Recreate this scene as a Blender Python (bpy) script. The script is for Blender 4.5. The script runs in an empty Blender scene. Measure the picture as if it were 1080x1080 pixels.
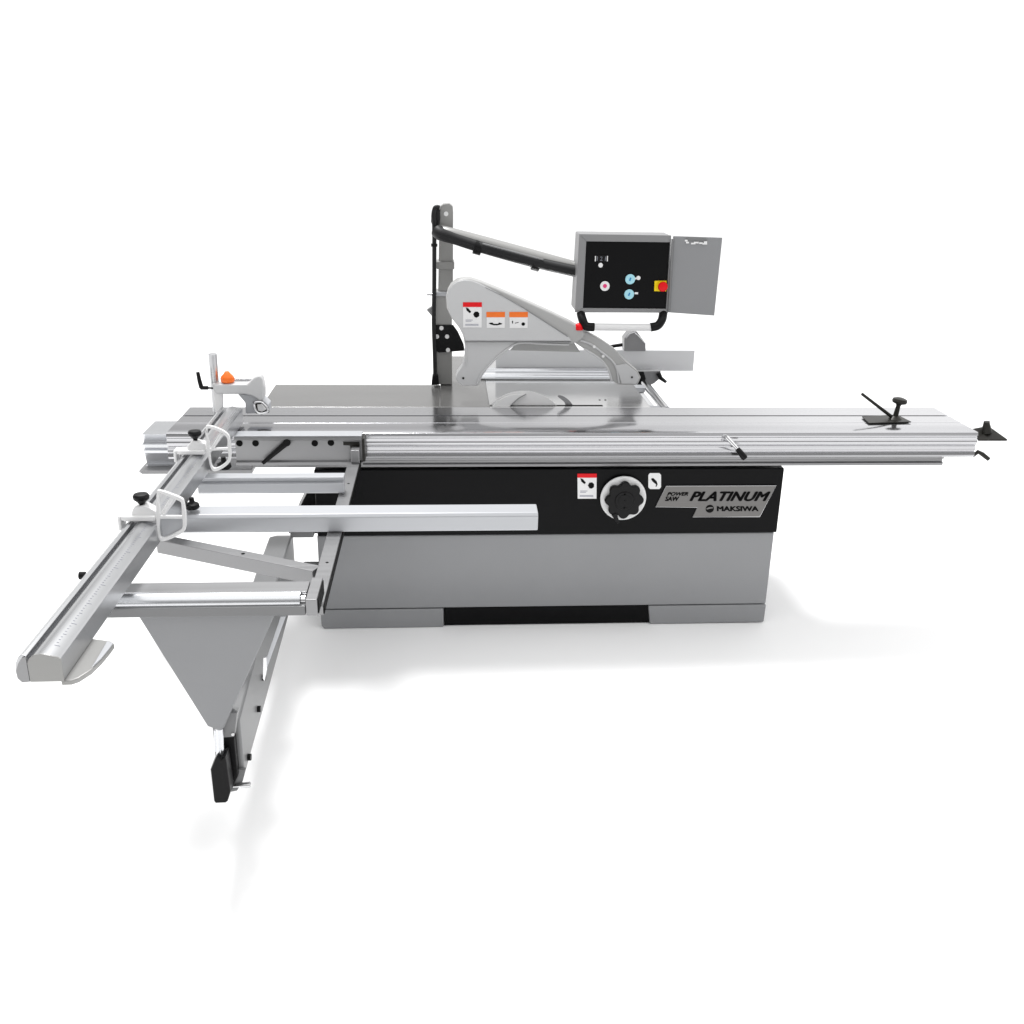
import bpy, bmesh, math
from mathutils import Vector, Matrix
S = bpy.context.scene
COL = S.collection

# ------------------------------------------------------------------ camera
CAM = Vector((1.059767, -3.733965, 1.968407)); YAW, PITCH, ROLL, F = -.07101, .362127, .018738, 1049.4725
fw = Vector((-math.sin(YAW)*math.cos(PITCH), math.cos(YAW)*math.cos(PITCH), -math.sin(PITCH)))
r0 = Vector((math.cos(YAW), math.sin(YAW), 0)); u0 = r0.cross(fw)
RT = r0*math.cos(ROLL)+u0*math.sin(ROLL); UP = -r0*math.sin(ROLL)+u0*math.cos(ROLL)
cd = bpy.data.cameras.new('camera'); cam = bpy.data.objects.new('camera', cd); COL.objects.link(cam)
cam.matrix_world = Matrix(((RT.x, UP.x, -fw.x, CAM.x), (RT.y, UP.y, -fw.y, CAM.y), (RT.z, UP.z, -fw.z, CAM.z), (0, 0, 0, 1)))
cd.sensor_width = 36; cd.lens = F/1080*36; cd.clip_end = 300; S.camera = cam

def at(x, y, X=None, Y=None, Z=None):
    """survey helper: the point of the named plane seen at a place of the photograph"""
    d = fw+RT*((x-540)/F)+UP*((540-y)/F)
    i, v = (0, X) if X is not None else (1, Y) if Y is not None else (2, Z)
    return CAM+d*((v-CAM[i])/d[i])

# ------------------------------------------------------------------ materials
def mat(name, col, rough=.5, metal=0., noise=0., scale=(8, 8, 8), bump=0., bscale=400, coat=0., rvar=0., spec=.5):
    m = bpy.data.materials.new(name); m.use_nodes = True
    n = m.node_tree.nodes; l = m.node_tree.links; b = n['Principled BSDF']
    b.inputs['Base Color'].default_value = (*col, 1); b.inputs['Roughness'].default_value = rough
    b.inputs['Metallic'].default_value = metal; b.inputs['Coat Weight'].default_value = coat
    b.inputs['Coat Roughness'].default_value = .12; b.inputs['Specular IOR Level'].default_value = spec
    tc = n.new('ShaderNodeTexCoord'); mp = n.new('ShaderNodeMapping'); mp.inputs['Scale'].default_value = scale
    l.new(tc.outputs['Object'], mp.inputs['Vector'])
    nz = n.new('ShaderNodeTexNoise'); nz.inputs['Scale'].default_value = 1; nz.inputs['Detail'].default_value = 5
    l.new(mp.outputs['Vector'], nz.inputs['Vector'])
    if noise:
        cr = n.new('ShaderNodeMix'); cr.data_type = 'RGBA'
        cr.inputs['A'].default_value = (*[c*(1-noise) for c in col], 1); cr.inputs['B'].default_value = (*[min(1, c*(1+noise)) for c in col], 1)
        l.new(nz.outputs['Fac'], cr.inputs['Factor']); l.new(cr.outputs['Result'], b.inputs['Base Color'])
    if rvar:
        mr = n.new('ShaderNodeMapRange'); mr.inputs['From Min'].default_value = .3; mr.inputs['From Max'].default_value = .7
        mr.inputs['To Min'].default_value = max(.02, rough-rvar); mr.inputs['To Max'].default_value = rough+rvar
        l.new(nz.outputs['Fac'], mr.inputs['Value']); l.new(mr.outputs['Result'], b.inputs['Roughness'])
    if bump:
        n2 = n.new('ShaderNodeTexNoise'); n2.inputs['Scale'].default_value = bscale; l.new(tc.outputs['Object'], n2.inputs['Vector'])
        bp = n.new('ShaderNodeBump'); bp.inputs['Strength'].default_value = bump; bp.inputs['Distance'].default_value = .001
        l.new(n2.outputs['Fac'], bp.inputs['Height']); l.new(bp.outputs['Normal'], b.inputs['Normal'])
    return m
M = {}
M['cab'] = mat('grey_powder_coat', (.248, .252, .261), .38, 0, .06, (2.5, 2.5, 2.5), .12, 500, .4)
M['arm'] = mat('grey_arm_paint', (.185, .187, .19), .4, 0, .05, (4, 4, 4), .1, 500, .1)
M['black'] = mat('black_panel_paint', (.0025, .0025, .003), .38, 0, .2, (5, 5, 5), .1, 600, spec=.12)
M['plastic'] = mat('black_plastic', (.004, .004, .0045), .4, 0, .2, (20, 20, 20), .2, 700, spec=.2)
M['rubber'] = mat('black_hose_rubber', (.012, .012, .013), .5, 0, .2, (30, 30, 30), spec=.3)
M['alux'] = mat('aluminium_drawn_along_x', (.54, .54, .555), .15, .95, .02, (.5, 25, 25), rvar=.02)
M['aluy'] = mat('aluminium_drawn_along_y', (.52, .525, .535), .28, .9, .02, (25, .5, 25), rvar=.02)
M['alub'] = mat('bright_aluminium', (.68, .69, .71), .22, .9, .02, (.5, 25, 25), rvar=.02)
M['aluw'] = mat('pale_anodised_rail', (.47, .48, .50), .36, .35, .02, (1, 30, 30))
M['alud'] = mat('dull_aluminium', (.29, .29, .295), .36, .7, .05, (1.5, 90, 90), rvar=.05)
M['iron'] = mat('ground_cast_iron', (.70, .70, .70), .14, .92, .06, (2, 5, 5), rvar=.06)
M['wing'] = mat('grey_table_wing', (.27, .267, .262), .22, .7, .05, (2, 6, 6), rvar=.05)
M['steel'] = mat('polished_steel', (.75, .75, .76), .15, 1., .05, (10, 10, 10))
M['guard'] = mat('light_grey_guard_plastic', (.55, .553, .558), .36, 0, .03, (4, 4, 4), .06, 600, .1)
M['white'] = mat('white_cast_metal', (.80, .80, .80), .35, 0, .03, (9, 9, 9))
M['label'] = mat('white_label', (.82, .82, .82), .4, 0, .02, (9, 9, 9))
M['red'] = mat('red_plastic', (.75, .006, .012), .35, 0, .05, spec=.2)
M['pink'] = mat('pink_symbol', (.75, .03, .18), .4, 0, .05)
M['orange'] = mat('orange_plastic', (.90, .16, .005), .35, 0, .05)
M['olabel'] = mat('orange_print', (.90, .19, .03), .4, 0, .05, spec=.2)
M['yellow'] = mat('yellow_plastic', (.95, .74, .01), .35, 0, .05, spec=.2)
M['cyan'] = mat('pale_blue_plastic', (.38, .72, .82), .35, 0, .05)
M['blue'] = mat('blue_symbol', (.02, .25, .55), .4, 0, .05)
M['ink'] = mat('black_ink', (.004, .004, .004), .5, 0, .1, spec=.08)
M['greyink'] = mat('grey_ink', (.35, .36, .42), .5, 0, .1)
M['plate'] = mat('brushed_name_plate', (.17, .165, .16), .42, .3, .15, (4, 120, 120), rvar=.08)
M['dark'] = mat('dark_bronzed_steel', (.016, .015, .012), .42, .3, .2, (30, 30, 30))
M['col'] = mat('grey_column_paint', (.31, .308, .30), .35, .2, .05, (5, 5, 5))
M['rip'] = mat('pale_fence_aluminium', (.74, .745, .755), .30, .3, .02, (1, 20, 20))
M['guard_shade'] = mat('guard_plastic_shaded', (.40, .40, .395), .35, 0, .03)  # darker copy of the guard plastic: shade of turned facets put into the colour
M['box'] = mat('grey_control_box', (.24, .24, .245), .4, .1, .06, (5, 5, 5), .1, 500)

# ------------------------------------------------------------------ mesh helpers
class MB:
    def __init__(s): s.b = bmesh.new()
    def box(s, lo, hi):
        v = [s.b.verts.new((x, y, z)) for x in (lo[0], hi[0]) for y in (lo[1], hi[1]) for z in (lo[2], hi[2])]
        for f in ((0, 1, 3, 2), (4, 6, 7, 5), (0, 4, 5, 1), (2, 3, 7, 6), (0, 2, 6, 4), (1, 5, 7, 3)): s.b.faces.new([v[i] for i in f])
        return s
    def prism(s, pts, vec):
        vec = Vector(vec); a = [s.b.verts.new(p) for p in pts]; c = [s.b.verts.new(Vector(p)+vec) for p in pts]; n = len(pts)
        s.b.faces.new(a); s.b.faces.new(c[::-1])
        for i in range(n): s.b.faces.new((a[i], c[i], c[(i+1) % n], a[(i+1) % n]))
        return s
    def path(s, pts, r, n=16, caps=True):
        pts = [Vector(p) for p in pts]; rs = r if isinstance(r, (list, tuple)) else [r]*len(pts); rings = []; prev = None
        for i, p in enumerate(pts):
            t = (pts[min(i+1, len(pts)-1)]-pts[max(i-1, 0)]).normalized()
            a = prev if prev is not None else (Vector((0, 0, 1)) if abs(t.z) < .9 else Vector((1, 0, 0)))
            u = (a-t*a.dot(t)).normalized(); w = t.cross(u); prev = u
            rings.append([s.b.verts.new(p+(u*math.cos(k*2*math.pi/n)+w*math.sin(k*2*math.pi/n))*rs[i]) for k in range(n)])
        for a, c in zip(rings, rings[1:]):
            for k in range(n): s.b.faces.new((a[k], a[(k+1) % n], c[(k+1) % n], c[k]))
        if caps: s.b.faces.new(rings[0][::-1]); s.b.faces.new(rings[-1])
        return s
    def lathe(s, c, ax, prof, n=32):            # prof: (distance along axis, radius)
        c = Vector(c); ax = Vector(ax).normalized()
        return s.path([c+ax*d for d, r in prof], [max(r, .0002) for d, r in prof], n)
    def bar(s, p0, p1, w, h):                   # rectangular bar, top centre line p0-p1
        p0, p1 = Vector(p0), Vector(p1); t = (p1-p0).normalized(); sd = t.cross(Vector((0, 0, 1))).normalized()*w/2; dn = t.cross(sd).normalized()
        if dn.z > 0: dn = -dn
        dn = dn*h
        return s.prism([p0-sd, p0+sd, p0+sd+dn, p0-sd+dn], p1-p0)
def smooth_pts(pts, k=6, closed=False):
    out = []; n = len(pts)
    for i in range(n if closed else n-1):
        g = (lambda j: Vector(pts[j % n])) if closed else (lambda j: Vector(pts[max(0, min(n-1, j))]))
        a, b, c, d = g(i-1), g(i), g(i+1), g(i+2)
        for q in range(k):
            t = q/k; out.append(.5*((2*b)+(c-a)*t+(2*a-5*b+4*c-d)*t*t+(3*b-a-3*c+d)*t**3))
    if not closed: out.append(Vector(pts[-1]))
    return out
def fix(b):
    bmesh.ops.recalc_face_normals(b, faces=b.faces)
WL = {}
def obj(name, mb, m, parent, bevel=0., label=None, seg=2):
    b = mb.b; fix(b); vs = [v.co.copy() for v in b.verts]
    c = Vector([(min(v[i] for v in vs)+max(v[i] for v in vs))/2 for i in range(3)])
    for v in b.verts: v.co -= c
    me = bpy.data.meshes.new(name); b.to_mesh(me); b.free()
    for p in me.polygons: p.use_smooth = True
    me.set_sharp_from_angle(angle=math.radians(32)); me.materials.append(M[m])
    o = bpy.data.objects.new(name, me); COL.objects.link(o); WL[o.name] = c
    o.parent = parent; o.location = c-WL[parent.name] if parent else c
    if bevel:
        bv = o.modifiers.new('bevel', 'BEVEL'); bv.width = bevel; bv.segments = seg; bv.limit_method = 'ANGLE'; bv.angle_limit = math.radians(40); bv.harden_normals = True
    if label: o['label'] = label
    return o
def poly(pix, Y=None, Z=None, X=None): return [at(x, y, X=X, Y=Y, Z=Z) for x, y in pix]
def slab(pix, Y, t, mb=None):                   # upright plate, front face on plane Y, thickness t backwards
    return (mb or MB()).prism(poly(pix, Y=Y), (0, t, 0))
def disc(px, py, Y, r, t=.003, n=32, mb=None):
    c = at(px, py, Y=Y); return (mb or MB()).path([c, c+Vector((0, -t, 0))], r, n)
def text(name, body, quad, Y, m, parent, shear=0., t=.0008, heavy=0.):
    """lettering stretched to fill pixel box (x0,y0,x1,y1) on upright plane Y"""
    cu = bpy.data.curves.new(name, 'FONT'); cu.body = body; cu.shear = shear; cu.extrude = .02; cu.resolution_u = 3
    o = bpy.data.objects.new(name, cu); COL.objects.link(o); dg = bpy.context.evaluated_depsgraph_get()
    me = bpy.data.meshes.new_from_object(o.evaluated_get(dg)); bpy.data.objects.remove(o)
    b = bmesh.new(); b.from_mesh(me); bpy.data.meshes.remove(me)
    g0 = b.verts[:] + b.edges[:] + b.faces[:]          # bold: the glyphs doubled a stroke apart
    for sx_, sy_ in ((heavy, 0), (heavy/2, heavy*.5), (heavy/2, -heavy*.5)):
        dd = bmesh.ops.duplicate(b, geom=g0)['geom']
        for v in dd:
            if isinstance(v, bmesh.types.BMVert): v.co.x += sx_*1.6; v.co.y += sy_; v.co.z += .0005*(1 if v.co.z > 0 else 0)
    xs = [v.co.x for v in b.verts]; ys = [v.co.y for v in b.verts]; x0, y0, x1, y1 = quad
    a, bb, c = at(x0, y1, Y=Y), at(x1, y1, Y=Y), at(x0, y0, Y=Y)
    for v in b.verts:
        u = (v.co.x-min(xs))/(max(xs)-min(xs)); w = (v.co.y-min(ys))/(max(ys)-min(ys)); z = v.co.z
        v.co = a+(bb-a)*u+(c-a)*w+Vector((0, -t if z > 0 else .0002, 0))
    q = MB(); q.b.free(); q.b = b
    return obj(name, q, m, parent)

# ------------------------------------------------------------------ the saw
saw = bpy.data.objects.new('panel_saw', None); COL.objects.link(saw); saw.location = (1.5, .4, 0); WL['panel_saw'] = Vector(saw.location)
saw['label'] = 'grey and black sliding table panel saw with crosscut outrigger and overhead control box'
saw['category'] = 'panel saw'
R_ = saw

# cabinet -----------------------------------------------------------
CX0, CX1, CY = .534, 2.439, .070
zf = .088
cab = obj('cabinet', MB().box((CX0, CY, zf+.003), (CX1, .78, .425)).box((CX0+.01, CY+.03, .425), (CX1-.01, .77, .70)), 'cab', R_, .006)
xa = at(468, 655, Y=CY).x; xb = at(686, 650, Y=CY).x
obj('cabinet_foot', MB().prism([(CX0-.003, CY-.002, zf), (xa, CY-.002, zf), (xa, CY-.002, 0), (CX0+.008, CY-.002, 0), (CX0-.002, CY-.002, .012)], (0, .71, 0)), 'cab', cab, .006)
obj('cabinet_foot', MB().prism([(xb-.012, CY-.002, zf), (CX1+.002, CY-.002, zf), (CX1, CY-.002, .004), (xb, CY-.002, 0)], (0, .71, 0)), 'cab', cab, .005)
obj('toe_recess_shade', MB().box((xa+.002, CY+.012, .004), (xb-.002, .74, zf-.003)), 'black', cab)  # black panel put in for the shade inside the toe opening
pan = obj('front_panel', MB().box((CX0+.004, CY-.012, .428), (CX1+.006, CY+.028, .712)), 'black', R_, .005)
obj('side_cover', slab([(326, 515), (350, 515), (350, 563), (304, 563), (306, 555)], .14, .3), 'black', R_, .006)
PY = CY-.013
# warning label
def warn(parent, x0, y0, x1, y1, Y, head, hm, kind):
    lb = obj('warning_label', slab([(x0, y0), (x1, y0), (x1-.3, y1), (x0+.3, y1)], Y-.001, .001), 'label', parent, .0004)
    obj('label_header', slab([(x0, y0), (x1, y0), (x1, y0+head), (x0, y0+head)], Y-.0018, .0008), hm, lb)
    q = MB(); w = x1-x0; h = y1-y0-head; Y2 = Y-.0018
    def bl(pts): slab([(x0+w*a, y0+head+h*b) for a, b in pts], Y2, .0006, q)
    if kind == 0:
        bl([(.15, .02), (.28, .06), (.44, .24), (.36, .30), (.2, .18)])
        bl([(.54+.0, .36), (.62, .24), (.76, .22), (.86, .30), (.86, .44), (.74, .52), (.62, .50)])
    elif kind == 1:
        bl([(.12, .55), (.32, .50), (.40, .62), (.62, .62), (.68, .50), (.86, .60), (.80, .68), (.56, .76), (.40, .76), (.2, .66)])
    elif kind == 2:
        bl([(.14, .35), (.20, .32), (.20, .58), (.15, .56)]); bl([(.30, .52), (.50, .45), (.50, .50), (.30, .58)])
        bl([(.64, .62), (.70, .48), (.80, .48), (.86, .62), (.80, .78), (.70, .78)])
    else:
        bl([(.22, .35), (.42, .30), (.70, .52), (.80, .72), (.72, .86), (.62, .62), (.30, .48)])
    obj('pictogram', q, 'ink', lb)
    if kind in (0,):
        q = MB()
        for a, b, y in ((.14, .52, .62), (.14, .45, .68), (.12, .82, .83), (.12, .82, .88)):
            slab([(x0+w*a, y0+head+h*y), (x0+w*b, y0+head+h*y), (x0+w*b, y0+head+h*(y+.028)), (x0+w*a, y0+head+h*(y+.028))], Y2, .0005, q)
        obj('small_print', q, 'greyink', lb)
    return lb
warn(pan, 609, 499.6, 629.4, 526, PY, 4.3, 'red', 0)
lb = obj('direction_label', slab([(683.8, 501), (685.5, 499), (695.5, 499), (697.2, 501), (697.2, 513.8), (695.5, 515.8), (685.5, 515.8), (683.8, 513.8)], PY-.001, .001), 'label', pan)
obj('pictogram', slab([(686.5, 505), (689, 504.2), (692.6, 507.5), (693.6, 511), (692.2, 513.4), (691.4, 513.2), (692.2, 511), (690.2, 509.5), (688, 507.6)], PY-.0018, .0006), 'ink', lb)
# hand wheel
hc = at(657.2, 525.2, Y=PY-.012); rr = .094
wh = obj('handwheel', MB().lathe(hc+Vector((0, .014, 0)), (0, -1, 0), [(0, .04), (.006, .05), (.010, rr-.004), (.013, rr), (.019, rr), (.022, rr-.004), (.022, .05), (.024, .02)], 64), 'white', R_)
q = MB(); pts = []
for k in range(96):
    a = k*2*math.pi/96+.2; r = .0755+.0045*math.cos(8*a)-.004*max(0, -math.cos(8*a))
    pts.append(hc+Vector((r*math.cos(a), -.012, r*math.sin(a))))
q.prism(pts, (0, -.022, 0))
kn = obj('star_grip', q, 'plastic', wh, .006, seg=3)
obj('hub_cap', MB().lathe(hc+Vector((0, -.033, 0)), (0, -1, 0), [(0, .040), (.004, .038), (.006, .026), (.003, .024), (.003, .004), (.008, .003)], 32), 'plastic', wh)
obj('pointer', slab([(645, 543.5), (650.6, 541), (653.5, 551.5), (651.5, 553.2)], PY-.05, .012), 'plastic', wh, .002)
# name plate
NPY = PY-.004
npx = [(702.5, 512.7), (818.8, 512.2), (801.3, 545), (730.6, 545.3), (735.3, 535.2), (691.5, 534.6)]
np_ = obj('name_plate', slab(npx, NPY, .004), 'plate', R_, .0012)
e = poly(npx, Y=NPY-.0006)
obj('plate_edge', MB().path(e+[e[0]], .0011, 8, False), 'steel', np_)
TY = NPY-.0003
text('lettering', 'PLATINUM', (727, 518.3, 812.5, 528.6), TY, 'ink', np_, .45, .0014, .055)
text('lettering', 'MAKSIWA', (756, 533.8, 800, 539.2), TY, 'ink', np_, 0, .0014, .06)
text('lettering', 'POWER', (703.5, 519, 726, 522.8), TY, 'ink', np_, .4, .0014, .05)
text('lettering', 'SAW', (701.2, 523.6, 716.5, 528.4), TY, 'ink', np_, .3, .0014, .06)
em = obj('emblem', disc(748.6, 536.6, TY, .0172, .0012), 'ink', np_)
obj('emblem_wave', slab([(745, 536.2), (748, 535), (751.6, 535), (752.3, 536), (749, 536.4), (745.4, 537.5)], TY-.002, .0008), 'plate', np_)

# sliding table -------------------------------------------------------
def arc(y0, z0, z1, d, n=6): return [(y0-d*math.sin(math.pi*i/n), z0+(z1-z0)*i/n) for i in range(n+1)]
prof = [(.006, .880), (.003, .8785), (.0015, .874), (-.001, .867), (.006, .8655), (.006, .860), (.003, .8585)]+arc(.004, .855, .826, .007, 8)+[(.006, .823), (.006, .820), (.003, .8175), (-.001, .807), (.006, .804), (.006, .801), (.002, .798), (-.001, .786), (.004, .777), (.012, .773),
        (.380, .773), (.392, .785), (.392, .880), (.262, .880), (.262, .872), (.248, .872), (.248, .880), (.150, .880), (.149, .879), (.129, .879), (.128, .880)]
L0, L1 = -.005, 3.205
st = obj('sliding_table', MB().prism([(L0, y, z) for y, z in prof], (L1-L0, 0, 0)), 'alux', R_)
# carriage rail below
prof2 = [(.055, .771), (.055, .752), (.066, .748), (.066, .738), (.055, .734), (.06, .722), (.34, .722), (.34, .771)]
cr = obj('carriage_beam', MB().prism([(.30, y, z) for y, z in prof2], (2.81, 0, 0)), 'alud', R_, .0015)
# left rail end with flanges
prof3 = [(.105, .846), (.125, .846), (.30, .846), (.30, .700), (.085, .700), (.085, .7035), (.13, .716), (.12, .742), (.11, .765), (.10, .770), (.10, .782), (.118, .786), (.118, .798), (.092, .803), (.092, .808), (.118, .812), (.112, .834)]
obj('beam_end', MB().prism([(-.128, y, z) for y, z in prof3], (.120, 0, 0)), 'alub', R_, .001)
obj('beam_lower_flange', MB().prism([(-.14, .05, .712), (-.128, .05, .700), (.298, .05, .700), (.298, .05, .716)], (0, .25, 0)), 'alud', R_, .001)
# lever on the front
lv = obj('locking_lever', MB().path([at(764, 460, Y=.002), at(766.5, 461.2, Y=-.02), at(779, 474.5, Y=-.045)], [.009, .009, .007], 16), 'steel', R_)
obj('lever_grip', MB().lathe(at(777.5, 473, Y=-.043), at(787, 485, Y=-.06)-at(777.5, 473, Y=-.043), [(0, .009), (.012, .011), (.045, .013), (.052, .010)], 16), 'plastic', lv)
# edging shoe on the table
sh = obj('edging_shoe', MB().prism(poly([(909, 440), (946, 438), (961, 445.6), (916.5, 447)], Z=.883), (0, 0, .004)), 'dark', R_, .001)
b0 = at(944, 441.5, Z=.887)
obj('shoe_boss', MB().lathe(b0-Vector((0, 0, .001)), (0, 0, 1), [(0, .030), (.006, .024), (.014, .014)], 20), 'dark', sh)
obj('shoe_rod', MB().path([at(941, 440, Y=b0.y), at(909, 415.4, Y=b0.y)], [.007, .006], 12), 'dark', sh)
obj('shoe_knob', MB().lathe(b0+Vector((0, 0, .010)), (.12, 0, 1), [(0, .011), (.045, .009), (.052, .012), (.058, .028), (.066, .031), (.075, .028), (.080, .014)], 24), 'dark', sh)
# dark stop at the right end
eh = obj('end_stop_plate', MB().prism([at(1026, 452, Y=.06)]+poly([(1032, 463.2), (1062.5, 463.2)], Y=.02)+[at(1045, 451, Y=.06), at(1040, 449.5, Y=.09)], (0, 0, -.008)), 'dark', R_, .001)
obj('stop_stem', MB().path([at(1040.5, 456, Y=.05), at(1040.5, 446, Y=.05)], [.022, .012], 16).path([at(1040.5, 448.5, Y=.05), at(1040.7, 444.5, Y=.05)], .012, 16), 'dark', eh)
obj('end_handle', MB().path([at(1026, 481, Y=.03), at(1031.5, 476.5, Y=.02), at(1036, 479, Y=.01), at(1043, 484.5, Y=0)], [.006, .009, .009, .008], 14), 'dark', R_)
# mounting bar for outrigger
MX0, MX1 = .262, .742
pm = [(-.003, .885), (-.060, .885), (-.064, .872), (-.045, .866), (-.045, .786), (-.060, .782), (-.060, .770), (-.003, .770)]
mb_ = obj('mounting_bar', MB().prism([(MX0, y, z) for y, z in pm], (MX1-MX0, 0, 0)), 'alud', R_, .0012)
obj('bar_lip', MB().box((MX0, -.063, .8855), (MX1, .0, .8895)), 'aluw', mb_, .001)
for px, py in ((252.5, 467.5), (269.5, 467.5), (332, 467.5), (349, 467)):
    obj('bolt_hole', disc(px, py, -.0455, .0125, .001, 20), 'ink', mb_)
obj('bracket_end', MB().box((.742, -.064, .785), (.752, -.003, .878)), 'dark', mb_, .001)
obj('clamp_slot', MB().prism(poly([(362, 466), (379, 466), (379, 473.5), (370, 474), (369, 470), (362, 469.5)], Y=-.0475), (0, .002, 0)), 'dark', mb_)
l2 = obj('clamp_lever', MB().path([at(303, 466.5, Y=-.06), at(277, 488.5, Y=-.075)], [.012, .0075], 14).path([at(302.5, 467, Y=-.05), at(302.5, 467, Y=-.077)], .014, 16), 'plastic', R_)

zt = at(260, 625.5, Y=-1.40).z-.021; zl = at(260, 650, Y=-1.432).z; zm = at(260, 640.5, Y=-1.432).z
# outrigger frame -----------------------------------------------------
fr = obj('frame_rail', MB().prism([(.215, y, z) for y, z in ((-.420, .860), (-.420, .805), (-.464, .800), (-.468, .806), (-.464, .835), (-.450, .841), (-.450, .848), (-.462, .852), (-.462, .858))], (.495, 0, 0)), 'aluw', R_, .0012)
tr = obj('telescopic_rail', MB().prism([(.205, y, z) for y, z in ((-.748, .862), (-.815, .858), (-.823, .848), (-.820, .802), (-.815, .797), (-.748, .797))], (1.145, 0, 0)), 'aluw', R_, .003)
sr = obj('side_rail', MB().box((.690, -1.335, .768), (.734, -.068, .7955)), 'alud', R_, .002)
obj('side_rail_shade', MB().box((.7345, -1.333, .771), (.737, -.068, .792)), 'ink', sr)  # black sheet painting the rail's right side as shaded
obj('rail_post', MB().box((.703, -.115, .797), (.735, -.066, .846)), 'alud', sr, .002)
obj('end_plate', MB().box((.704, -1.434, zl), (.733, -1.30, .862)), 'alud', sr, .002)
obj('end_plate_shade', MB().box((.7335, -1.428, zl+.004), (.736, -1.31, .858)), 'ink', sr)  # shade of the plate's right side, painted as a black sheet
for a in (-.35, -1.05): obj('bolt_hole', MB().path([(.714, a, .7956), (.714, a, .7962)], .0045, 12), 'ink', sr)
br = obj('diagonal_brace', MB().bar((.185, -.843, .7955), (.688, -1.09, .7955), .042, .045), 'alud', R_, .002)
c = Vector((.46, -.979, .7956)); obj('bolt_hole', MB().path([c, c+Vector((0, 0, .0005))], .006, 12), 'ink', br)
fb = obj('roller_bar', MB().box((.20, -1.385, .838), (.702, -1.32, .861)), 'alud', R_, .002)
rt = obj('roller_tube', MB().path([(.20, -1.40, zt), (.688, -1.40, zt)], .024, 40), 'alub', R_)
obj('tube_flange', MB().box((.20, -1.432, zl), (.702, -1.385, zm)), 'arm', rt, .002)
obj('tube_clip', MB().path([(.689, -1.40, zt), (.700, -1.40, zt)], .013, 16), 'steel', rt)

# crosscut fence ----------------------------------------------------------
FY0, FY1 = -1.868, .122
fpf = [(.266, .8925), (.266, .943), (.262, .947), (.240, .953), (.228, .9555), (.214, .953), (.206, .946), (.205, .932), (.199, .932), (.198, .951), (.190, .953), (.181, .948), (.174, .934), (.171, .918), (.173, .904), (.180, .8925)]
fe = obj('crosscut_fence', MB().prism([(x, FY0, z) for x, z in fpf], (0, FY1-FY0, 0)), 'aluy', R_, .0008)
obj('end_cap', MB().prism([(x, FY0-.005, z) for x, z in ((.267, .8915), (.267, .943), (.262, .948), (.240, .954), (.228, .9565), (.214, .954), (.204, .946), (.199, .936), (.199, .8915))], (0, .0045, 0)), 'col', fe, .001)
obj('end_bumper', MB().prism([(x, FY0-.004, z) for x, z in ((.198, .950), (.190, .948), (.180, .934), (.173, .916), (.174, .900), (.182, .890), (.198, .8915))], (0, .0035, 0)), 'alud', fe, .001)
q = MB()                                         # measuring scale printed on the top
for k in range(140):
    y = FY0+.04+k*.0125
    if y > FY1-.02: break
    w = .011 if k % 8 == 0 else .007 if k % 4 == 0 else .004
    q.prism([(.2405, y, .9532), (.2405+w, y, .9532-w*.27), (.2405+w, y+.0012, .9532-w*.27), (.2405, y+.0012, .9532)], (0, 0, .0004))
obj('measuring_scale', q, 'greyink', fe)
sp = [(64, 718), (75, 717.5), (83, 714.8), (96, 706.5), (107, 696), (116, 685), (120.6, 678.5), (117, 675.8), (92, 672.5)]
so = obj('fence_shoe', MB().prism(poly(sp, Z=.8915), (0, 0, -.012)), 'col', fe, .003)
obj('shoe_lip', MB().prism(poly([(96.5, 705.5), (107, 695.5), (116, 684.5), (120, 679), (113, 677.5)], Z=.8925), (0, 0, .004)), 'aluw', fe, .002)
obj('side_knob', MB().path([at(90, 607, X=.172), at(90, 607, X=.172)+Vector((-.014, 0, 0))], .010, 14), 'plastic', fe)

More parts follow.
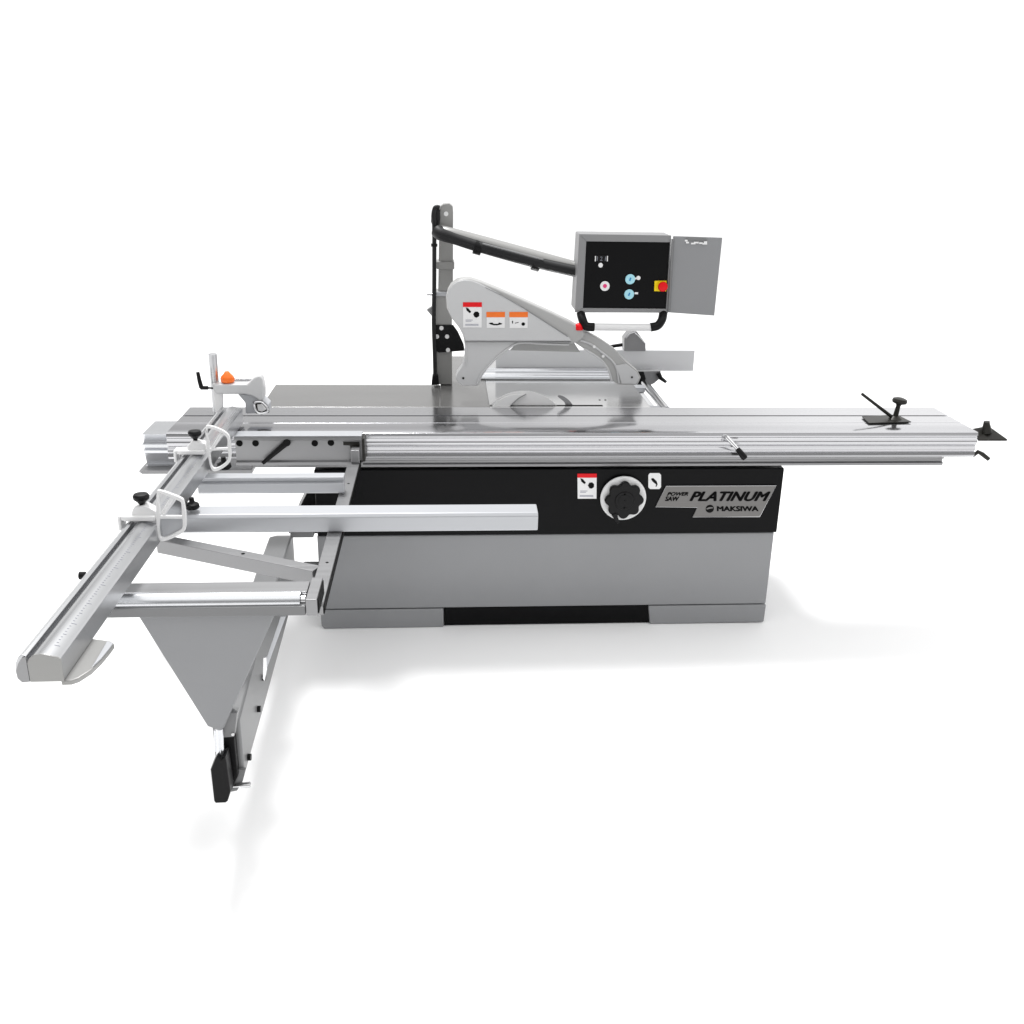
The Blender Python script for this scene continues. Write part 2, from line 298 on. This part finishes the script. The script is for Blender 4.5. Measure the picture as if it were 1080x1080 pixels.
# flip stops -------------------------------------------------------------
def stop(Y, ring, spokes, body, knob, under):
    us = under[3]
    P = [at(x, y, Y=Y) for x, y in ring]
    bo = obj('flip_stop', MB().box((.176, Y+.004, .957), (.262, Y+.052, .972)).box((.160, Y+.004, .930), (.1695, Y+.052, .972)).box((.169, Y+.006, .958), (.180, Y+.050, .972)), 'white', R_, .004)
    def frame(Pl):
        c = sum(Pl, Vector())/len(Pl); q = MB(); n = len(Pl)
        outer = Pl; inner = [p+(c-p).normalized()*.011 for p in Pl]
        for i in range(n):
            j = (i+1) % n; q.prism([outer[i], outer[j], inner[j], inner[i]], (0, .012, 0))
        bmesh.ops.remove_doubles(q.b, verts=q.b.verts, dist=1e-5)
        seen = {}
        for f in list(q.b.faces):
            k = tuple(sorted(v.index for v in f.verts)) if False else frozenset(f.verts); seen.setdefault(k, []).append(f)
        for k, fl in seen.items():
            if len(fl) > 1:
                for f in fl: q.b.faces.remove(f)
        return q
    obj('stop_frame', frame(smooth_pts(P, 3, True)), 'white', bo, .002)
    q = MB()
    for a, b in spokes: q.path([at(*a, Y=Y+.006), at(*b, Y=Y+.006)], .0052, 10)
    obj('stop_spokes', q, 'white', bo)
    kc = at(knob[0], knob[1], Y=Y+.03)
    obj('stop_knob', MB().lathe(kc-Vector((0, 0, .028)), (0, 0, 1), [(0, .006), (.012, .007), (.018, .011), (.028, .021), (.036, .0225), (.042, .019), (.044, .010)], 24), 'plastic', bo)
    obj('clamp_arm', MB().prism([at(x, y, Y=Y+.015) for x, y in body], (0, .035, 0)), 'white', bo, .003)
    uc = at(under[0], under[1], Y=Y+under[2])
    obj('lower_knob', MB().lathe(uc-Vector((0, 0, .018)), (0, 0, 1), [(a*us, b*us) for a, b in ((0, .022), (.006, .026), (.018, .024), (.026, .010), (.036, .009), (.042, .008))], 20), 'plastic', bo)
    return bo
stop(-.524, [(216.5, 451), (221, 449), (233, 453), (241, 459), (243, 468), (243.5, 484), (238, 492), (228, 497), (222.5, 494.5), (219, 480), (217, 464)],
     [((218, 474), (242, 473)), ((234, 457), (224, 473))], [(197, 471), (203, 465), (216, 468), (219, 474), (214, 480), (198, 479)], (205.5, 458.5), (236, 489, .18, 1))
stop(-1.132, [(165, 520), (169, 517.5), (180, 521), (191, 525.5), (194, 530), (196, 545), (195, 559.5), (186, 566), (172, 571), (166.5, 567), (164.5, 545)],
     [((165, 545), (195, 545)), ((183, 523), (172, 541))], [(137, 547), (140, 536), (152, 533), (165, 540), (166, 552), (158, 556), (140, 551)], (149, 526), (202.5, 530.5, .34, .85))
obj('frame_plate', slab([(168, 547), (193, 547), (193, 558), (185, 564), (172, 568.5)], -1.12, .008), 'aluw', R_, .002)

# hold-down clamp --------------------------------------------------------
hp = at(228, 425, Y=.16); top = at(228, 373, Y=.16).z
hd = obj('hold_down_clamp', MB().path([(hp.x, .16, .881), (hp.x+.003, .16, top-.002), (hp.x+.003, .16, top)], [.0165, .0165, .0145], 28), 'aluy', R_)
obj('post_sleeve', slab([(223.5, 404.5), (235, 404.5), (235, 431), (231, 440), (228, 440)], .13, .012), 'white', hd, .004)
obj('clamp_arm', slab([(224.5, 405.5), (261, 405.3), (267, 399), (273.5, 396), (276.5, 400), (278.3, 409), (278.3, 421), (275, 424), (266, 418), (258, 416.2), (228, 416.2), (224, 411)], .11, .055), 'guard', hd, .008)
obj('arm_top_strip', MB().box((at(247, 400, Y=.2).x, .19, at(247, 404, Y=.2).z), (at(266, 400, Y=.2).x, .205, at(266, 399, Y=.2).z)), 'aluy', hd, .002)
oc = at(240.3, 403.5, Y=.14)
obj('orange_knob', MB().lathe(oc, (0, 0, 1), [(0, .020), (.004, .026), (.018, .0275), (.026, .024), (.036, .014), (.044, .008), (.046, .003)], 9), 'orange', hd, .003)
obj('clamp_lever', MB().path([at(208.5, 392.5, Y=.12), at(210.5, 402, Y=.12), at(212.5, 409, Y=.12)], [.007, .0085, .009], 12).path([at(211.5, 409, Y=.12), at(219.5, 409, Y=.12)], .008, 12).path([at(219, 409, Y=.12), at(225, 409.5, Y=.12)], .004, 10), 'plastic', hd)
blk = obj('fence_bracket', slab([(250, 415), (265, 416.5), (272, 417), (283, 427), (283.5, 435.5), (259, 436.5), (258.5, 425)], .125, .07), 'aluw', R_, .004)
lp = smooth_pts(poly([(268, 425.5), (275, 424), (281, 429), (282.5, 433.5), (277, 436), (271, 434.5)], Y=.10), 4, True)
obj('bracket_loop', MB().path(lp+[lp[0]], .0042, 10, False), 'steel', blk)
obj('loop_fill', slab([(271, 427), (276, 426.5), (281, 432), (276, 434.5), (272, 433)], .112, .01), 'white', blk, .002)
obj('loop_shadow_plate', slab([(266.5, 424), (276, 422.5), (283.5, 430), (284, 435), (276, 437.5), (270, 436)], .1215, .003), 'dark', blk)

# main tables ------------------------------------------------------------
obj('table_wing', MB().box((.284, .398, .842), (1.0377, .80, .8795)), 'wing', R_, .003)
obj('table_reflection_part', MB().box((1.0382, .398, .81), (1.2495, 1.44, .8796)), 'wing', R_, .002)  # section of the same table, dark reflections put into its grey
rt_ = obj('rip_table', MB().box((1.25, .398, .80), (1.945, 1.44, .8798)), 'iron', R_, .002)
obj('blade_slot', MB().box((1.251, .412, .8799), (1.74, .432, .8806)), 'ink', rt_)
for a in ((632.5, 421.8), (638.5, 421.8)): c = at(*a, Z=.880); obj('set_screw', MB().path([c, c+Vector((0, 0, .001))], .005, 12), 'ink', rt_)
# base frame under the tables
obj('table_frame', MB().box((.30, .44, .80), (1.03, .78, .84)), 'alud', R_, .003)
# blade
bc = Vector((1.395, .424, .748)); q = MB(); pts = []
for k in range(384):
    a = k*2*math.pi/384; ph = k % 4; r = .196+(.0018 if ph == 0 else .001 if ph == 1 else -.0025 if ph == 3 else 0); pts.append((bc.x+r*math.cos(a), bc.y-.0016, bc.z+r*math.sin(a)))
bl = obj('saw_blade', q.prism(pts, (0, .0032, 0)), 'white', R_)
rk = smooth_pts(poly([(519, 428), (529, 420), (541, 415.7), (555, 415.4), (547, 420), (538, 428)], Y=.42), 4)
obj('blade_cover', MB().prism(rk, (0, -.010, 0)), 'white', R_, .001)
e = poly([(538, 428), (547, 420), (555, 415.6)], Y=.408); obj('cover_edge', MB().path(e, .0018, 6), 'box', bpy.data.objects['blade_cover'])
obj('riving_knife', MB().prism(smooth_pts(poly([(597, 430), (595, 424), (588, 418), (592, 417), (600, 422), (606, 430)], Y=.426), 4), (0, .003, 0)), 'steel', R_)
# rip fence
RY = 1.02
rx0 = at(523, 380, Y=RY).x; rx1 = at(732, 380, Y=RY).x
rf = obj('rip_fence', MB().prism([(rx0, y, z) for y, z in ((RY, .898), (RY-.001, .95), (RY, 1.000), (RY+.05, 1.000), (RY+.05, .898))], (rx1-rx0, 0, 0)), 'rip', R_, .0015)
lx0 = at(506, 400, Y=.93).x; lx1 = at(650, 400, Y=.93).x
obj('fence_foot', MB().prism([(lx0, y, z) for y, z in ((.900, .882), (.900, .888), (.93, .892), (.935, .899), (.95, .905), (.985, .905), (.99, .914), (RY-.004, .914), (RY-.004, .882))], (lx1-lx0, 0, 0)), 'alub', rf, .001)
obj('fence_head', slab([(658.5, 370.5), (658.5, 357), (663, 351.5), (668, 349.3), (672, 350), (681, 362), (681, 370.5)], 1.0, .07), 'box', R_, .003)
hdx = [(660, 357), (664, 352.3), (669, 350.5), (674, 355), (680, 362)]
e = poly(hdx, Y=.998); obj('head_trim', MB().path(e, .003, 8), 'steel', rf)
obj('fence_lever', MB().path([at(643.5, 365.5, Y=1.0), at(656.5, 363.6, Y=1.0)], [.008, .009], 12), 'plastic', rf)
fk = obj('fence_carriage', slab([(671, 391.5), (697, 391.2), (696.5, 399), (690, 404.5), (684, 407), (672, 406.5), (674, 400)], .93, .05), 'box', R_, .003)
obj('carriage_lever', MB().path([at(694, 393, Y=.92), at(697, 399, Y=.92), at(702.5, 403, Y=.90)], [.012, .010, .007], 12), 'plastic', fk)
obj('carriage_clamp', slab([(670.5, 392), (679, 392), (683, 406), (672, 407), (675, 400)], .925, .01), 'plastic', fk, .002)
obj('round_bar', MB().path([(2.018, .40, .862), (2.018, 1.06, .862)], .019, 28), 'steel', R_)
for ya, yb in ((.42, .47), (.80, .86)): obj('bar_bracket', MB().box((1.949, ya, .845), (2.0, yb, .868)), 'aluw', R_, .002)
obj('bar_trough', MB().box((1.949, .44, .800), (1.998, 1.06, .842)), 'guard', R_, .002)

# column ------------------------------------------------------------------
CYY = .80
x0 = at(462, 300, Y=CYY).x; x1 = at(478, 300, Y=CYY).x; z_ = lambda y: at(468, y, Y=CYY).z
def colbox(xl, xr, y0, y1, Y, d): return MB().box((at(xl, 300, Y=Y).x, Y, at(468, y1, Y=Y).z), (at(xr, 300, Y=Y).x, Y+d, at(468, y0, Y=Y).z))
col = obj('column', slab([(463.5, 224), (464.5, 217.5), (468, 215), (474, 214.8), (477.5, 217.5), (478, 224), (477.8, 310), (462, 310)], CYY, .07), 'col', R_, .004)
obj('column_base', MB().box((x0-.022, CYY-.006, .882), (x1-.006, CYY+.08, z_(307))), 'col', R_, .004)
obj('collar', colbox(460.5, 479.3, 276, 284, CYY-.012, .095), 'col', col, .004)
obj('collar_lower', colbox(460, 477, 308, 312.5, CYY-.014, .1), 'aluw', col, .002)
obj('column_bolt', disc(470.5, 225.5, CYY-.001, .010, .004, 16), 'label', col)
obj('clamp_pin', MB().path([at(450.5, 310.5, Y=.84), at(466, 310.3, Y=.82)], [.006, .008], 12), 'steel', col)
obj('side_clamp', slab([(450, 327), (456, 323), (460, 323), (460, 336), (456, 334)], .83, .03), 'alud', col, .002)
bp = obj('bracket_plate', slab([(458.5, 343), (478, 343), (483, 350), (489, 363), (490, 370), (463, 372), (458, 369)], CYY-.018, .012), 'plastic', R_, .002)
for p in ((465.6, 345.9), (460.9, 354.8), (471.5, 354.8), (472.5, 369)): obj('bolt', disc(p[0], p[1], CYY-.019, .0095, .006, 16), 'white', bp)
cab_ = obj('power_cable', MB().path(smooth_pts(poly([(464, 219), (459, 219), (457, 228), (458, 240), (458, 300), (457.5, 340), (458.5, 375), (459, 400)], Y=CYY-.03), 5), .0095, 12), 'rubber', R_)
obj('cable_loop', slab([(455, 225), (458, 219), (463.5, 216.5), (464.5, 230), (463, 239), (457, 240), (454.5, 234)], CYY-.02, .03), 'rubber', cab_, .008)
obj('cable_foot', slab([(456, 396), (462, 396), (463, 406), (455, 406.2)], CYY-.045, .04), 'plastic', cab_, .002)
obj('cable_tie', MB().path([at(458, 257, Y=CYY-.03), at(458, 260, Y=CYY-.03)], .014, 12), 'plastic', cab_)
# arm
YA = .74; YB = .60
ap = smooth_pts([at(464, 245.5, Y=YA+.05), at(470, 247, Y=YA), at(505, 256, Y=.715), at(560, 271, Y=.66), at(614, 286, Y=YB)], 8)
ar = obj('support_arm', MB().path(ap, [.033]*len(ap), 28), 'col', R_)
hp_ = smooth_pts([at(461.5, 244, Y=YA-.01), at(466, 247.5, Y=YA-.03), at(480, 252, Y=YA-.035), at(505, 260, Y=.685), at(560, 275.3, Y=.635), at(609, 286.5, Y=YB-.03)], 8)
obj('arm_hose', MB().path(hp_, [.024+.006*max(0, 1-i/16) for i in range(len(hp_))], 20), 'rubber', ar)
for (x, y, Y) in ((503.5, 261, .69), (565, 278, .64)):
    a = at(x-3.5, y-1, Y=Y-.002); b = at(x+4.5, y+1.3, Y=Y-.002)
    obj('hose_clip', MB().path([a, b], .0305, 16), 'plastic', ar, .002)
obj('cable_strip', MB().path([at(509, 256.8, Y=.655), at(573, 273.8, Y=.60)], .0035, 8), 'alud', ar)

# control box -------------------------------------------------------------
BY = .50
oc_ = [(611, 246.8), (707, 248.2), (704.7, 330), (608, 329.4), (606, 326.8)]
cb = obj('control_box', slab([(611, 246.8), (708, 248.2), (704.9, 330), (608.6, 329.8), (606, 327)], BY, .13), 'box', R_, .006)
inn = [(618.4, 254.6), (706.8, 255.6), (702.6, 325.8), (614.8, 325)]
# raised rim round the black panel
O = poly([(611, 246.8), (708, 248.2), (704.9, 330), (606.4, 329.4)], Y=BY-.012); I = poly(inn, Y=BY-.012); q = MB()
for i in range(4):
    j = (i+1) % 4; q.prism([O[i], O[j], I[j], I[i]], (0, .0115, 0))
obj('box_rim', q, 'box', cb, .003)
kp = obj('button_panel', slab([(617.4, 253.6), (707, 254.6), (703.5, 326.6), (614, 326)], BY-.003, .0025), 'black', cb)
KY = BY-.004
CH = [(x, y) for x, y in ((627, 269.3), (641.3, 269.3), (641.3, 276), (627, 276))]
dp = obj('height_display', slab(CH, KY-.003, .003), 'plastic', cb, .0008)
text('display_digits', '1 2 1', (629.5, 270.5, 639, 275), KY-.0035, 'greyink', dp, .1, .0006, .01)
for a in (627.4, 640.0): obj('display_mark', slab([(a+.2, 270), (a+1.2, 270), (a+1, 275.6), (a, 275.6)], KY-.0036, .0006), 'label', dp)
obj('indicator_button', disc(633.3, 279.6, KY, .0098, .006, 20), 'label', cb, .002)
b1 = obj('stop_button', disc(637.8, 301.6, KY, .0205, .006, 28), 'label', cb, .002); obj('button_symbol', disc(638, 301.6, KY-.0062, .0085, .0012, 16), 'pink', b1)
for (x, y) in ((664.5, 294.4), (663.4, 310.3)):
    b1 = obj('start_button', disc(x, y, KY, .0212, .006, 28), 'cyan', cb, .002)
    obj('button_symbol', slab([(x-1.2, y+1.5), (x+.3, y-1.8), (x+1.5, y-1.3), (x+.4, y+1.9)], KY-.0075, .0012), 'blue', b1)
obj('toggle_switch', disc(673, 292.9, KY, .0085, .010, 16).path([at(669.5, 294, Y=KY-.002), at(673, 293, Y=KY-.008)], .004, 10), 'label', cb)
obj('key_switch', MB().box(tuple(at(669.3, 310.3, Y=KY-.003)), tuple(at(673, 308.3, Y=KY-.003)+Vector((0, .003, 0)))), 'alub', cb)
es = obj('emergency_stop', slab([(690.5, 296.3), (703.2, 296.1), (702.8, 307.4), (690, 307.2)], KY-.006, .006), 'yellow', cb, .0015)
obj('stop_mushroom', MB().lathe(at(698.2, 301.8, Y=KY-.006), (0, -1, 0), [(0, .012), (.006, .012), (.010, .019), (.018, .021), (.024, .018), (.026, .006)], 28), 'red', es)
lid = obj('box_lid', MB().prism([at(710.5, 249, Y=BY-.01), at(762, 250.7, Y=BY-.05), at(753.5, 333, Y=BY-.05), at(705.2, 329.6, Y=BY-.01)], (0, .012, 0)), 'cab', cb, .002)
obj('lid_hinge', MB().path([at(709.5, 252, Y=BY-.016), at(705.5, 328, Y=BY-.016)], .0055, 14), 'arm', cb)
pl = at(733, 254, Y=BY-.035)
q = MB().prism([at(723, 249.8, Y=BY-.0225), at(744.5, 250.6, Y=BY-.0395), at(745.5, 254.3, Y=BY-.0395), at(725, 254, Y=BY-.0225)], (0, .002, 0))
obj('lid_catch', q, 'arm', cb)
q = MB()
for a, b, y in ((722.4, 725.2, 253), (723.6, 726.6, 255), (729, 733.5, 256), (732, 737, 255), (737.5, 741.5, 255.6), (742.5, 745.8, 254.5), (741, 745.8, 256.2)):
    Yk = BY-.0125-.04*(a-710)/52-.003
    q.prism(poly([(a, y), (b, y), (b, y+1.7), (a, y+1.7)], Y=Yk-.004), (0, .003, 0))
obj('lid_marking', q, 'label', cb)
# handle
hl = obj('pull_handle', MB().path([at(624, 344.8, Y=.46), at(689, 345.4, Y=.46)], .0155, 28), 'white', R_)
obj('handle_end', MB().path(smooth_pts([at(612.5, 330.5, Y=.50), at(614.5, 337.5, Y=.47), at(618, 344, Y=.46), at(626.5, 345, Y=.46)], 5), .0185, 18), 'plastic', hl)
obj('handle_end', MB().path(smooth_pts([at(699.5, 330.5, Y=.50), at(698, 337.5, Y=.47), at(693.5, 343.5, Y=.46), at(686, 345.2, Y=.46)], 5), .0185, 18), 'plastic', hl)

# saw guard ------------------------------------------------------------------
GY = .45
out = [(470.5, 316), (472.5, 306.5), (476, 300.5), (482, 296), (489, 294.2), (497, 294.6), (508, 298), (527.6, 306), (554, 317.5), (582.6, 330.4), (603, 340.6), (614, 347), (617.3, 351), (616, 356), (611, 360.5), (603, 363), (560, 361.5), (490, 361), (488, 353), (484, 345.6), (476, 335.5), (471.2, 325)]
gd = obj('saw_guard', MB().prism(poly(out, Y=GY), (0, .085, 0)), 'guard_shade', R_, .010, seg=4)
face = [(471.3, 316), (473.2, 306.8), (477, 300.8), (482.5, 297), (490, 295.2), (498, 296), (507, 299.6), (525, 309), (548, 322), (578, 341), (600, 355.5), (603, 359.8), (490.8, 359.6), (488.6, 353), (484.4, 345.3), (476.6, 335.2), (472, 325)]
obj('guard_face', MB().prism(poly(face, Y=GY-.008), (0, .0082, 0)), 'guard', gd, .004, seg=3)
leg = [(489.5, 360), (551, 360), (546, 362), (537, 368), (525, 377.5), (515, 388), (508.5, 397), (505.5, 405.5), (503, 407), (488, 407.2), (483, 403.5), (480.6, 399), (482, 394), (487.5, 386.5), (490, 377), (490.6, 368)]
obj('seam', MB().path(poly([(512, 303), (530, 312), (552, 324.8), (580, 342.8), (599, 355)], Y=GY-.0088), .0016, 6), 'box', gd)
obj('seam', MB().path(poly([(491, 360.6), (546, 360.6), (602, 360.9)], Y=GY-.006), .002, 6), 'box', gd)
lg = obj('guard_leg', MB().prism(poly(leg, Y=GY+.006), (0, .070, 0)), 'guard', R_, .005, seg=3)
ac = smooth_pts(poly([(503.5, 405), (506.5, 396.5), (514, 387), (524.5, 376.5), (537, 367), (549, 361.5), (575, 362.6), (600, 363.5)], Y=GY+.004), 5)
obj('arch_lip', MB().path(ac, .0045, 10), 'guard', lg)
obj('inner_rib', MB().path(smooth_pts(poly([(491.5, 362), (492.5, 376), (491.5, 386)], Y=GY+.005), 4), .003, 8), 'guard', lg)
obj('leg_screw', disc(488.6, 398.8, GY+.0055, .005, .002, 12), 'dark', lg)
leg2 = [(606, 361.5), (612, 352), (618, 349.5), (634, 358.5), (648, 368), (660, 381), (672.7, 391.5), (676, 398), (673.5, 404), (671, 406.4), (652, 405.8), (645.5, 401.5), (642.5, 391), (636, 381.5), (628, 375), (616, 368)]
l3 = obj('guard_leg', MB().prism(poly(leg2, Y=GY+.02), (0, .060, 0)), 'guard_shade', R_, .005, seg=3)
for a in ([(607, 357.5), (622, 362.5), (634, 371), (645, 380), (650, 388), (653, 404)], [(616, 368), (628, 375), (636, 381.5), (642, 391), (645, 401.5)]):
    obj('arch_lip', MB().path(smooth_pts(poly(a, Y=GY+.017), 4), .0045, 10), 'guard', l3)
obj('leg_facet', MB().prism(poly([(648, 386), (660, 383.5), (671.5, 392.5), (674.3, 398.3), (672, 404), (670, 405), (655.5, 404.7), (652.5, 394)], Y=GY+.012), (0, .0085, 0)), 'guard', l3, .002)
obj('leg_screw', disc(666.5, 397.8, GY+.0115, .0045, .002, 12), 'dark', l3)
for a in ((626.5, 365.5), (636, 375.5)): obj('leg_screw', disc(a[0], a[1], GY+.017, .0065, .006, 12), 'white', l3)
obj('inner_bar', MB().prism(poly([(546, 361), (606, 362), (612, 371.5), (598, 371), (538, 369.5)], Y=GY+.05), (0, .01, 0)), 'guard_shade', gd, .001)
obj('red_knob', MB().lathe(at(610.3, 347.8, Y=GY+.012), (0, 0, 1), [(0, .018), (.010, .019), (.020, .016), (.027, .009), (.029, .002)], 24), 'red', gd)
GL = GY-.0085
warn(gd, 488.2, 318.8, 508.3, 345.4, GL, 5, 'red', 0)
warn(gd, 513, 329, 532.6, 345.8, GL, 5.6, 'olabel', 1)
warn(gd, 537.2, 329, 556.8, 346, GL, 5.6, 'olabel', 2)

# swing arm and support ---------------------------------------------------
a0 = Vector((.425, -.02, 0)); a1 = Vector((.452, -1.345, 0))
def armsec(y, w0, w1, z0, z1): t = (y-a0.y)/(a1.y-a0.y); c = a0+(a1-a0)*t; return c.x-w0, c.x+w1, y, z0, z1
q = MB(); secs = [armsec(*s) for s in ((-.03, .04, .03, .27, .47), (-.12, .05, .035, .26, .50), (-.45, .050, .036, .258, .50), (-1.0, .046, .037, .258, .48), (-1.33, .040, .037, .262, .45))]
rg = [[q.b.verts.new(p) for p in ((xl, y, z0), (xr, y, z0), (xr, y, z1), (xl, y, z1))] for xl, xr, y, z0, z1 in secs]
for a, b in zip(rg, rg[1:]):
    for k in range(4): q.b.faces.new((a[k], a[(k+1) % 4], b[(k+1) % 4], b[k]))
q.b.faces.new(rg[0][::-1]); q.b.faces.new(rg[-1])
sa = obj('swing_arm', q, 'arm', R_, .008, seg=3)
obj('pivot_bracket', MB().box((.44, -.012, .45), (.532, .10, .49)), 'arm', R_, .004)
obj('pivot_bracket', MB().box((.47, .0, .26), (.532, .10, .30)), 'arm', R_, .004)
for (y, z) in ((-.42, .40), (-.95, .36), (-1.07, .32), (-1.27, .285)):
    x = armsec(y, 0, .037, 0, 0)[1]; obj('arm_bolt', MB().path([(x-.002, y, z), (x+.010, y, z)], .010, 14), 'plastic', sa)
obj('lower_tip', MB().prism(poly([(243, 812), (259, 812), (256, 824), (250, 834), (240, 836), (238, 828)], Y=-1.34), (0, .012, 0)), 'arm', sa, .001)
obj('tip_bolt', MB().path([at(240, 829.5, Y=-1.345), at(265, 827.5, Y=-1.345)], [.004, .006], 12).path([at(254, 828.4, Y=-1.345), at(264, 827.6, Y=-1.345)], .0085, 12), 'steel', sa)
tp = obj('support_plate', slab([(144.5, 647.5), (290.5, 647), (234.5, 769), (232, 770.8), (219, 766)], -1.400, .010), 'cab', R_, .002)
obj('plate_flange', MB().prism([at(289, 650, Y=-1.389), at(236, 768, Y=-1.389), at(236, 768, Y=-1.389)+Vector((-.01, 0, 0)), at(289, 650, Y=-1.389)+Vector((-.01, 0, 0))], (0, .04, 0)), 'cab', tp, .001)
obj('latch_strip', MB().prism(poly([(296, 650), (301.5, 650), (281, 706), (278.5, 702)], Y=-1.375), (0, .006, 0)), 'aluw', R_, .001)
obj('latch_handle', slab([(277.6, 694), (281, 693), (281.5, 706), (279, 718.5), (277, 716)], -1.376, .006), 'steel', R_, .001)
obj('post_gusset', slab([(237, 764), (243, 752), (250, 752), (247, 777), (234, 778)], -1.375, .03), 'arm', R_, .001)
po = obj('support_post', MB().path([at(231.5, 768, Y=-1.385), at(232.5, 802, Y=-1.385)], .0105, 20).path([at(227.5, 770, Y=-1.385), at(228, 792, Y=-1.385)], .005, 10), 'alub', R_)
obj('post_bolt', disc(245.6, 774.3, -1.378, .004, .003, 12), 'label', po)
obj('roller_block', slab([(227, 800), (229, 797), (233, 801), (237.5, 797.5), (239, 806), (243, 835), (240, 845.5), (238, 847), (227, 847.5), (225.5, 845), (221.8, 812)], -1.41, .05), 'plastic', po, .004)
obj('rear_block', slab([(234.8, 778.5), (247, 777.8), (251, 819), (243, 836), (236, 836)], -1.355, .05), 'plastic', po, .003)

# ------------------------------------------------------------------ setting
q = MB(); q.box((-40, -30, -.05), (42, 60, 0))
fl = obj('studio_floor', q, 'label', None); fl['kind'] = 'structure'
fm = mat('white_studio_floor', (.96, .96, .96), .9, 0, .005, (.5, .5, .5), spec=0.1); fl.data.materials[0] = fm
fl.name = 'floor'

# ------------------------------------------------------------------ light
w = bpy.data.worlds.new('World'); S.world = w; w.use_nodes = True
n = w.node_tree.nodes; l = w.node_tree.links; bg = n['Background']
tc = n.new('ShaderNodeTexCoord'); sx = n.new('ShaderNodeSeparateXYZ'); l.new(tc.outputs['Generated'], sx.inputs[0])
def ramp(src, pts):
    r = n.new('ShaderNodeValToRGB'); r.color_ramp.interpolation = 'EASE'
    while len(r.color_ramp.elements) < len(pts): r.color_ramp.elements.new(.5)
    for e, (p, v) in zip(r.color_ramp.elements, pts): e.position = p; e.color = (v, v, v, 1)
    l.new(src, r.inputs[0]); return r.outputs[0]
def math_(op, a, b):
    m = n.new('ShaderNodeMath'); m.operation = op
    for i, s in enumerate((a, b)):
        if isinstance(s, (int, float)): m.inputs[i].default_value = s
        else: l.new(s, m.inputs[i])
    return m.outputs[0]
# invented gradient for reflections: bright overhead, white low behind, dimmer mid band, dim front
z01 = math_('MULTIPLY_ADD', sx.outputs['Z'], .5); z01.node.inputs[2].default_value = .5
y01 = math_('MULTIPLY_ADD', sx.outputs['Y'], .5); y01.node.inputs[2].default_value = .5
x01 = math_('MULTIPLY_ADD', sx.outputs['X'], .5); x01.node.inputs[2].default_value = .5
back = ramp(z01, [(0, .8), (.56, .8), (.62, .92), (.72, .86), (.80, .95), (1, 1.)])
front = ramp(z01, [(0, .3), (.5, .22), (.62, .26), (.74, .9), (.86, 1.), (1, 1.)])
fy = ramp(y01, [(.35, 0), (.6, 1)])
mx = n.new('ShaderNodeMix'); mx.data_type = 'RGBA'; l.new(fy, mx.inputs['Factor']); l.new(front, mx.inputs['A']); l.new(back, mx.inputs['B'])
xr = ramp(x01, [(.30, .42), (.5, .52), (.60, .74), (.69, 1.)]); band = ramp(z01, [(.575, 0), (.618, 1), (.78, 1), (.85, 0)])
m2 = n.new('ShaderNodeMix'); m2.data_type = 'RGBA'; l.new(band, m2.inputs['Factor']); m2.inputs['A'].default_value = (1, 1, 1, 1); l.new(xr, m2.inputs['B'])
m3 = n.new('ShaderNodeMix'); m3.data_type = 'RGBA'; m3.blend_type = 'MULTIPLY'; m3.inputs['Factor'].default_value = 1
l.new(mx.outputs['Result'], m3.inputs['A']); l.new(m2.outputs['Result'], m3.inputs['B']); l.new(m3.outputs['Result'], bg.inputs['Color']); bg.inputs['Strength'].default_value = 1.43
def area(name, loc, target, size, power, sy=None):
    d = bpy.data.lights.new(name, 'AREA'); d.energy = power; d.shape = 'RECTANGLE'; d.size = size; d.size_y = sy or size
    o = bpy.data.objects.new(name, d); COL.objects.link(o); o.location = loc
    o.rotation_euler = (Vector(target)-Vector(loc)).to_track_quat('-Z', 'Y').to_euler(); return o
area('added_key_light', (-.4, 2.9, 8.0), (1.6, -.2, 0), 1.6, 560)  # unseen lamp added to cast the machine's shadow on the floor

S.view_settings.view_transform = 'Standard'; S.view_settings.look = 'None'; S.view_settings.exposure = 0; S.view_settings.gamma = 1
S.render.engine = 'CYCLES'; S.cycles.max_bounces = 8
